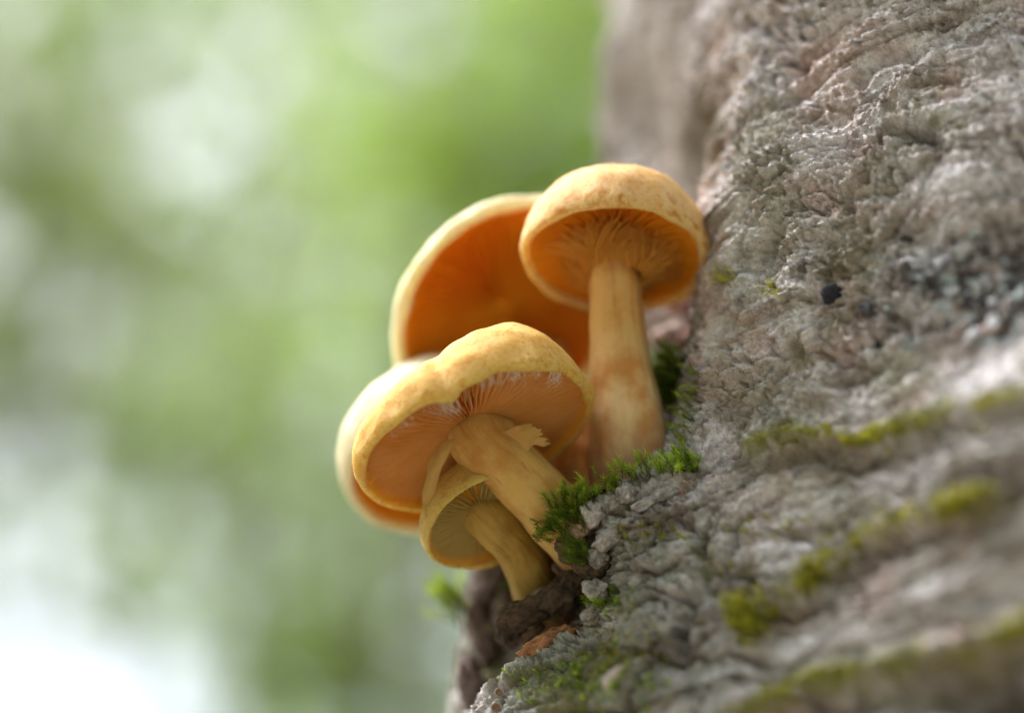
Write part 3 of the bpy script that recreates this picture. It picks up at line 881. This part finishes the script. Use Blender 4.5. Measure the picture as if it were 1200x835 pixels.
# leafy lichen crust, each lobe its own piece
_rs = np.random.default_rng(15)
lp, ln = surf_at(1140, 345)
LR = empty('lichen_patch', lp)
tag(LR, 'patch of dark and blue-grey lichen lobes at the right edge of the trunk', 'lichen')
for k in range(70):
    px, py = 1140 + _rs.normal() * 55, 345 + _rs.normal() * 32
    if px > 1215: px = 1215 - _rs.uniform(0, 60)
    p, n = surf_at(px, py)
    col = [(.36, .41, .42), (.06, .06, .065), (.10, .09, .085), (.46, .47, .5), (.22, .2, .19)][_rs.integers(5)]
    e = norm(_rs.normal(size=3)); e1 = norm(e - n * (e @ n)); e2 = np.cross(n, e1); tl = norm(n + .25 * e1)
    V, F = lump_mesh(p + n * .3, np.array([e1, e2, tl]), (_rs.uniform(.5, 1.5), _rs.uniform(.4, 1.0), _rs.uniform(.15, .45)), 100 + k, .6, n=7)
    c = np.array(col)[None] * (1 + .5 * fbm(V / 1.0 + k, 2)[:, None])
    mesh('lobe', V, F, M_BARK, LR, lp, colors=np.clip(c, .01, .9))

# ------------------------------------------------------------------ moss
def shoot(seed, nleaf=26, leaf=.36, width=.055, spread=1.0):
    """one moss shoot of unit height: a thin stalk with narrow pointed leaves; returns V, F(tris), tip-ness"""
    r = np.random.default_rng(seed)
    bend = r.uniform(-.25, .25, 2)
    def ax(t): return np.array([bend[0] * t * t, bend[1] * t * t, t])
    V, F, T = [], [], []
    for s_ in range(5):                       # stalk, triangular section
        t = s_ / 4
        for j in range(3):
            V.append(ax(t) + np.array([math.cos(j * 2.094), math.sin(j * 2.094), 0]) * .028 * (1 - .5 * t)); T.append(t * .5)
    for s_ in range(4):
        for j in range(3):
            a, b = s_ * 3 + j, s_ * 3 + (j + 1) % 3
            F += [(a, b, b + 3), (a, b + 3, a + 3)]
    for k in range(nleaf):
        t = .18 + .82 * (k + .5) / nleaf
        az = k * 2.39996 + r.uniform(-.3, .3)
        el = spread * (.95 - .75 * t ** 2) + r.uniform(-.15, .15)       # angle from the stalk
        L = leaf * (.75 + .5 * math.sin(math.pi * min(1, t * .9))) * r.uniform(.8, 1.2)
        out = np.array([math.cos(az), math.sin(az), 0]); side = np.array([-math.sin(az), math.cos(az), 0])
        d1 = out * math.sin(el) + np.array([0, 0, math.cos(el)])
        d2 = out * math.sin(el + .45) + np.array([0, 0, math.cos(el + .45)])
        p0 = ax(t); p1 = p0 + d1 * L * .5; p2 = p1 + d2 * L * .5
        w = width * r.uniform(.8, 1.2)
        b = len(V)
        V += [p0 - side * w * .4, p0 + side * w * .4, p1 - side * w * .5 , p1 + side * w * .5, p2]
        T += [t * .55, t * .55, t * .8 + .1, t * .8 + .1, min(1, t * .8 + .3)]
        F += [(b, b + 1, b + 3), (b, b + 3, b + 2), (b + 2, b + 3, b + 4)]
    return np.array(V), np.array(F), np.array(T)
SHOOTS = [shoot(k) for k in range(8)]
SHOOTS_STAR = [shoot(20 + k, 24, .52, .06, 1.15) for k in range(8)]
SHOOTS_FINE = [shoot(50 + k, 16, .5, .035, .8) for k in range(6)]
SHOOTS_LOW = [shoot(80 + k, 12, .6, .12, 1.1) for k in range(6)]

def moss(label, bases, normals, hmin, hmax, lean=(0, 0, 1), mat=None, shoots=None, seed=0, tipgain=1.0):
    r = np.random.default_rng(seed)
    Vs, Fs, Ts, k = [], [], [], 0
    for b, n in zip(bases, normals):
        V, F, T = (shoots or SHOOTS)[r.integers(len(shoots or SHOOTS))]
        z = norm(n * .75 + np.asarray(lean) * .75 + r.normal(size=3) * .33)
        x = norm(np.cross(z, r.normal(size=3))); y = np.cross(z, x)
        h = r.uniform(hmin, hmax)
        Vs.append(b - z * .25 + h * (V @ np.array([x, y, z]))); Fs.append(F + k); k += len(V)
        Ts.append(np.clip(T * tipgain * r.uniform(.25, 1.3), 0, 1))
    V = np.concatenate(Vs)
    o = mesh('moss', V, np.concatenate(Fs), mat or M_MOSS, None, bases[0], colors=np.stack([np.concatenate(Ts)] * 3, 1), smooth=False)
    return tag(o, label, 'moss', None, 'stuff')

def pick(mask_fn, n, seed, vis=True):
    s = SURF
    w = mask_fn(s['px'], s['py'], s['d'])
    if vis: w = w * s['vis']
    w = np.where(np.isfinite(w), w, 0)
    w = w / w.sum()
    k = np.random.default_rng(seed).choice(len(w), n, p=w)
    return s['V'][k], s['NB'][k]

def line_mask(pts, half):
    def f(px, py, d):
        x0, x1 = min(p[0] for p in pts) - 3 * half, max(p[0] for p in pts) + 3 * half
        y0, y1 = min(p[1] for p in pts) - 3 * half, max(p[1] for p in pts) + 3 * half
        out = np.zeros(px.shape)
        m = (px > x0) & (px < x1) & (py > y0) & (py < y1) & (d < D0 + 30) & (d > 200)
        dd_, _ = polydist(px[m], py[m], pts)
        out[m] = np.exp(-(dd_ / half) ** 2)
        return out
    return f
def blob_mask(cx, cy, rx, ry, dmin=-80, dmax=30):
    return lambda px, py, d: np.exp(-((px - cx) / rx) ** 2 - ((py - cy) / ry) ** 2) * (np.hypot((px - cx) / rx, (py - cy) / ry) < 2) * (d > D0 + dmin) * (d < D0 + dmax)

# the bright cushion at the foot of the tall stem
def cushion(pts, n, seed, jit=(7, 4, 1.2)):
    r = np.random.default_rng(seed)
    c = spline(pts, 200)[r.integers(0, 200, n)] + r.normal(size=(n, 3)) * np.array(jit)
    B = np.array([W(*q) for q in c])
    return B, np.tile(norm(CV(-.45, -.55, .6)), (n, 1))
B, Nn_ = cushion([(658, 612, 0), (668, 590, -1), (700, 578, 0), (735, 562, 0), (770, 556, 0), (800, 552, -1), (822, 548, -2)], 150, 1, (9, 6, 1.6))
moss('bright green moss cushion at the foot of the tall mushroom stem', B, Nn_, 1.2, 3.6, CV(-.1, -.1, .8), shoots=SHOOTS + SHOOTS + SHOOTS_FINE, seed=2, tipgain=1.35)
B, Nn_ = cushion([(640, 628, 0), (655, 612, -1.5), (668, 600, -2), (690, 592, -1.5), (668, 626, -2.5), (676, 645, -2.5), (690, 660, -2)], 150, 11, (6, 6, 1))
moss('dark moss fringe hanging where the front mushroom stem meets the bark', B, Nn_, 1.3, 2.8, CV(-.7, -.3, .1), seed=12, tipgain=.5)
B, Nn_ = pick(blob_mask(795, 452, 16, 26, 15, 90), 110, 3, False)
moss('dark green moss ball in the groove behind the tall stem', B, Nn_, 3.5, 6.5, CV(-.5, -.3, .3), seed=4, tipgain=.35)
B, Nn_ = pick(line_mask([(800, 545), (806, 505), (818, 470), (823, 440)], 6), 46, 5)
moss('thin sprigs of moss along the bark edge right of the tall stem', B, Nn_, 1.5, 3.4, CV(-.6, 0, .3), shoots=SHOOTS_FINE, seed=6)
B, Nn_ = pick(blob_mask(856, 324, 10, 7), 16, 7)
moss('tiny yellow green moss sprig on the bark beside the tall cap', B, Nn_, 1.4, 2.8, CV(-.4, 0, .4), M_MOSS_DRY, SHOOTS_FINE, 8)
B, Nn_ = pick(blob_mask(908, 342, 10, 6), 14, 9)
moss('tiny straw yellow moss tuft right of the sprig beside the tall cap', B, Nn_, 1.2, 2.2, CV(-.3, 0, .3), M_MOSS_DRY, SHOOTS_FINE, 10)
B, Nn_ = pick(blob_mask(712, 706, 18, 15), 60, 13)
moss('green moss tuft on the pale bark below the cushion', B, Nn_, 1.0, 2.2, CV(-.2, 0, .4), M_MOSS, SHOOTS_LOW, 14)
B, Nn_ = pick(lambda px, py, d: blob_mask(690, 800, 60, 30)(px, py, d) + blob_mask(760, 812, 24, 20)(px, py, d), 130, 15)
moss('low scattered moss on the lower bark around the pink disc', B, Nn_, .8, 1.7, CV(-.2, 0, .4), M_MOSS, SHOOTS_LOW, 16)
B, Nn_ = cushion([(530, 718, 40), (542, 714, 40), (552, 724, 40)], 26, 17, (6, 6, 3))
moss('blurred bright moss tuft on the far left edge of the trunk', B, Nn_, 3.5, 7, CV(-.5, 0, .6), M_MOSS, SHOOTS_FINE, 18)
B, Nn_ = cushion([(600, 700, 26), (612, 690, 24), (600, 730, 20), (640, 725, 8), (668, 700, 7)], 70, 19, (9, 6, 2))
moss('small dark moss sprigs inside the hollow under the lowest mushroom', B, Nn_, 1.2, 2.6, CV(-.5, -.2, .5), M_MOSS, SHOOTS_FINE, 20, .4)
B, Nn_ = pick(blob_mask(880, 728, 17, 15), 80, 21)
moss('round yellow green moss tuft alone on the near bark', B, Nn_, 1.2, 3.0, CV(-.2, 0, .6), M_MOSS_DRY, SHOOTS_LOW, 22, .8)
for (pts, w, amp), lab, n, sd, wd, tg in zip(BANDS, ['upper yellow green moss streak along a bark ledge', 'middle thick yellow green moss streak along a bark ledge', 'lowest yellow green moss streak along a ledge by the bottom right corner'],
                                     (420, 760, 480), (31, 33, 35), (.55, .75, .7), (.9, 1.1, .8)):
    lm = line_mask(pts, w * wd)
    nz = fbm(SURF['V'] / 9 + sd, 2)
    lm2 = line_mask([(x, y + 4) for x, y in pts], w * wd * 2)
    B, Nn_ = pick(lambda px, py, d: lm(px, py, d) * (.15 + sstep(-.10, .25, nz)) + .14 * lm2(px, py, d) * sstep(0, .3, nz), n, sd)
    moss(lab, B, Nn_, .4, 1.3, CV(-.1, 0, .5), M_MOSS_DRY, SHOOTS_LOW, sd + 1, tg)
B, Nn_ = pick(lambda px, py, d: blob_mask(740, 770, 40, 30)(px, py, d) + .8 * blob_mask(845, 670, 26, 10)(px, py, d) + .8 * blob_mask(760, 625, 40, 10)(px, py, d) + .6 * blob_mask(930, 620, 40, 12)(px, py, d), 200, 41)
moss('thin green moss film sprinkled over the plated bark', B, Nn_, .5, 1.2, CV(-.2, 0, .4), M_MOSS_DRY, SHOOTS_LOW, 42, .7)

# ------------------------------------------------------------------ background trees
def leaf_quads(C, size, rs, droop=.3):
    """one folded leaf (6 verts, 4 faces as quads+tris) per centre"""
    n = len(C)
    d = norm(rs.normal(size=(n, 3)) * np.array([1, 1, .55]) + np.array([0, 0, -droop]))
    up = norm(rs.normal(size=(n, 3)) * .55 + np.array([0, 0, 1]))
    sd = norm(np.cross(d, up)); up = np.cross(sd, d)
    L = (size * rs.uniform(.7, 1.3, n))[:, None]; w = L * .30
    a = C - d * L * .5; e = C + d * L * .5
    b = C - d * L * .12 + sd * w + up * L * .07; c = C - d * L * .12 - sd * w + up * L * .07
    b2 = C + d * L * .22 + sd * w * .75 + up * L * .05; c2 = C + d * L * .22 - sd * w * .75 + up * L * .05
    V = np.stack([a, b, b2, e, c2, c], 1).reshape(-1, 3)
    k = np.arange(n)[:, None] * 6
    return V, np.concatenate([k + np.array([[0, 1, 2, 3]]), k + np.array([[0, 3, 4, 5]])])

def tube(path, radii, ns=9):
    c = np.asarray(path, float)
    tn = norm(np.gradient(c, axis=0)); u = norm(np.cross(tn, [.31, .9, .12])); v = np.cross(tn, u)
    al = np.linspace(0, 2 * math.pi, ns, endpoint=False)
    V = c[:, None] + np.asarray(radii)[:, None, None] * (np.cos(al)[None, :, None] * u[:, None] + np.sin(al)[None, :, None] * v[:, None])
    return V.reshape(-1, 3), grid_faces(len(c), ns, True)

def bg_tree(label, foot, height, trunk_r, clumps, mat, seed, leaf=62, per=150):
    """clumps: list of (centre mm, radii mm, leaf count factor)"""
    rs = np.random.default_rng(seed)
    foot = np.array([foot[0], foot[1], 0.0])
    root = empty('background_tree', foot)
    tag(root, label, 'tree', 'blurred trees behind the mushrooms')
    top = foot + np.array([rs.normal() * 200, rs.normal() * 200, height])
    path = spline([foot - [0, 0, 60], foot + [30, 20, height * .35] + np.array([rs.normal() * 60, 0, 0]), foot * .5 + top * .5 + [rs.normal() * 90, 0, height * .2], top], 30)
    Vt, Ft = tube(path, np.linspace(trunk_r, trunk_r * .18, 30) * (1 + .5 * np.exp(-np.arange(30) / 1.5)), 12)
    Vt += fbm(Vt / 90 + seed, 2)[:, None] * trunk_r * .15
    tr_o = mesh('trunk', Vt, Ft, M_WOOD, root, foot)
    Vb, Fb, kb, LV, LF, kl, LT = [], [], 0, [], [], 0, []
    for c, r, f in clumps:
        c = np.asarray(c, float); r = np.asarray(r, float)
        k = int(np.clip(np.argmin(np.abs(path[:, 2] - (c[2] - .5 * np.hypot(c[0] - foot[0], c[1] - foot[1])))), 4, 28))
        st = path[k]
        mid = st * .5 + c * .5 + [0, 0, .12 * np.linalg.norm(c - st)]
        pth = spline([st, mid, c], 9)
        V, F = tube(pth, np.linspace(trunk_r * .28, trunk_r * .05, 9), 6)
        Vb.append(V); Fb.append(F + kb); kb += len(V)
        n = int(per * f)
        nt = max(6, n // 9)                              # twigs in the clump, leaves gathered on them
        ends = c + norm(rs.normal(size=(nt, 3))) * (rs.uniform(.25, 1, nt) ** .6)[:, None] * r
        for e in ends:
            V, F = tube([c + (e - c) * .05, c + (e - c) * .55 + rs.normal(size=3) * 20, e], [5, 3.5, 1.5], 3)
            Vb.append(V); Fb.append(F + kb); kb += len(V)
        idx = rs.integers(0, nt, n)
        tpos = rs.uniform(.35, 1.05, n)[:, None]
        C = c + (ends[idx] - c) * tpos + rs.normal(size=(n, 3)) * leaf * .7
        V, F = leaf_quads(C, np.full(n, leaf), rs)
        LV.append(V); LF.append(F + kl); kl += len(V)
        LT.append(np.repeat(rs.uniform(0, 1, n), 6))
    tag(mesh('branches', np.concatenate(Vb), np.concatenate(Fb), M_WOOD, tr_o, foot), kind='stuff')
    t = np.concatenate(LT)
    tag(mesh('crown', np.concatenate(LV), np.concatenate(LF), mat, root, foot, colors=np.stack([t, t, t], 1), smooth=False), kind='stuff')
    return root

def clump_list(spec, d, seed, r=420, jd=500):
    """spots given as photo pixels at a distance d (m), with spread"""
    rs = np.random.default_rng(seed)
    out = []
    for px, py, f in spec:
        c = W(px, py, d=d) + np.array([rs.normal() * 60, rs.normal() * jd, rs.normal() * 60])
        out.append((c, np.array([r, r * 1.2, r * .75]) * rs.uniform(.8, 1.2), f))
    return out

T = [
 ('fresh green leafy tree directly left of the big trunk', 6.0, (545, 900), .10, M_LEAF, 1, 430,
    [(560, 60, 1.3), (640, 120, 1.3), (520, 160, 1.1), (610, 200, 1.0), (680, 40, 1.0), (470, 60, .6), (600, -60, 1), (690, 210, 1), (500, 260, .6), (720, -80, 1), (760, 60, 1), (700, 330, .8), (620, 330, .6)]),
 ('pale grey green tree in the middle of the blurred background', 8.0, (345, 900), .13, M_LEAF_PALE, 2, 520,
    [(330, 60, .5), (260, 300, .8), (350, 250, .8), (430, 330, .8), (300, 430, .7), (420, 520, .7), (330, 560, .8), (240, 620, .7), (380, 640, .9), (480, 640, .7), (440, 180, .6), (520, 420, .8), (560, 560, .6)]),
 ('yellow green tree low in the blurred background under the cluster', 7.0, (430, 1200), .09, M_LEAF, 3, 420,
    [(330, 700, .9), (420, 740, 1.1), (490, 790, .9), (300, 790, .8), (390, 830, 1), (250, 690, .6), (480, 880, 1), (330, 900, 1), (540, 850, .8), (200, 560, .5), (160, 450, .5)]),
 ('dull olive tree at the left edge of the blurred background', 7.5, (30, 900), .12, M_LEAF_DARK, 4, 470,
    [(20, 250, 1.1), (70, 260, .7), (10, 40, .7), (70, 30, .5), (150, 330, .6), (30, 420, .8), (100, 480, .7), (180, 400, .7), (-60, 330, 1), (-80, 100, 1), (-60, 480, .8), (130, 560, .7), (220, 500, .6)]),
 ('pale tree showing in the upper left of the blurred background', 10.0, (180, 1000), .13, M_LEAF_PALE, 5, 620,
    [(90, 60, .5), (200, 20, .4), (330, 150, .6), (380, 40, .5), (130, 300, .8), (250, 260, .5), (300, -40, .7), (100, -60, .7), (420, 250, .8), (200, 420, .8), (330, 360, .8)]),
 ('far green tree filling the gaps right behind the cluster', 11.0, (600, 1100), .15, M_LEAF_DARK, 6, 720,
    [(560, 120, .9), (660, 60, .9), (640, 240, .9), (480, 220, .6), (520, 340, .8), (430, 450, .8), (520, 520, .8), (380, 380, .6), (450, 600, .8), (330, 640, .8), (560, 700, .5), (450, 800, .9), (720, 150, .9), (300, 500, .6), (250, 580, .6), (380, 760, .9)]),
]
for lab, d, (fx, _fy), tr, mt, sd, r, spec in T:
    g = W(fx, 417, d=d)
    bg_tree(lab, (g[0], g[1]), g[2] + 1800, tr * 500, clump_list(spec, d, sd, r), mt, sd)

# ------------------------------------------------------------------ the wood all round: one mass of foliage on slender stems
def build_wood():
    rs = np.random.default_rng(99)
    n = 118000
    az = rs.uniform(0, 2 * math.pi, n)
    rad = rs.uniform(13500, 15500, n)
    top = 12200 + 2600 * fbm(np.stack([np.cos(az) * 5, np.sin(az) * 5, 0 * az], 1), 3)
    z = rs.uniform(0.02, 1, n) ** .9 * top * rad / 14000
    C = np.stack([rad * np.cos(az), rad * np.sin(az), z], 1)
    q3 = C.copy(); q3[:, :2] *= (14000 / rad)[:, None]; q3[:, 2] *= 14000 / rad
    keep = (.5 * fbm(q3 / 1900 + 5, 2) + .7 * fbm(q3 / 520 + 9, 2)) > -.34
    # sky gap low on the left of the view, where the wood opens
    px, py, d = PIX(C)
    gap = (d > 0) & (np.hypot((px - 20) / 120, (py - 830) / 90) < 1)
    for gx, gy, gr in [(105, 370, 38), (380, 460, 42), (20, 135, 38), (185, 100, 32), (235, 165, 26), (335, 70, 36), (355, 150, 30), (150, 190, 24), (520, 690, 34), (195, 480, 34), (600, 20, 30),
                       (60, 560, 24), (40, 670, 40), (210, 840, 44), (300, 200, 26), (260, 420, 24), (460, 520, 26), (170, 620, 28), (330, 520, 24), (430, 640, 24), (250, 720, 30), (400, 240, 24), (520, 90, 24), (640, 130, 22), (350, 660, 24), (480, 30, 26), (330, 300, 30), (420, 380, 28), (280, 600, 26), (560, 760, 22)]:
        gap |= (d > 0) & (np.hypot(px - gx, py - gy) < gr)
    for k in range(160):                                   # and the same kind of openings everywhere else in the wood
        ga, gz = rs.uniform(0, 2 * math.pi), rs.uniform(.25, 1) * 12000
        hc = np.array([14000 * math.cos(ga), 14000 * math.sin(ga), gz])
        if abs(math.atan2(hc[0], hc[1])) < .25: continue
        gap |= np.linalg.norm(q3 - hc, axis=1) < rs.uniform(140, 330)
    C = C[keep & ~gap]
    V, F = leaf_quads(C, np.full(len(C), 270.0), rs)
    t = np.repeat(rs.uniform(0, 1, len(C)), 6)
    Vs, Fs, k = [V], [F], len(V)
    o = mesh('woodland', V, F, M_LEAF_PALE, None, colors=np.stack([t, t, t], 1), smooth=False)
    tag(o, 'far blurred green woodland surrounding the tree', 'woodland', None, 'stuff')
build_wood()
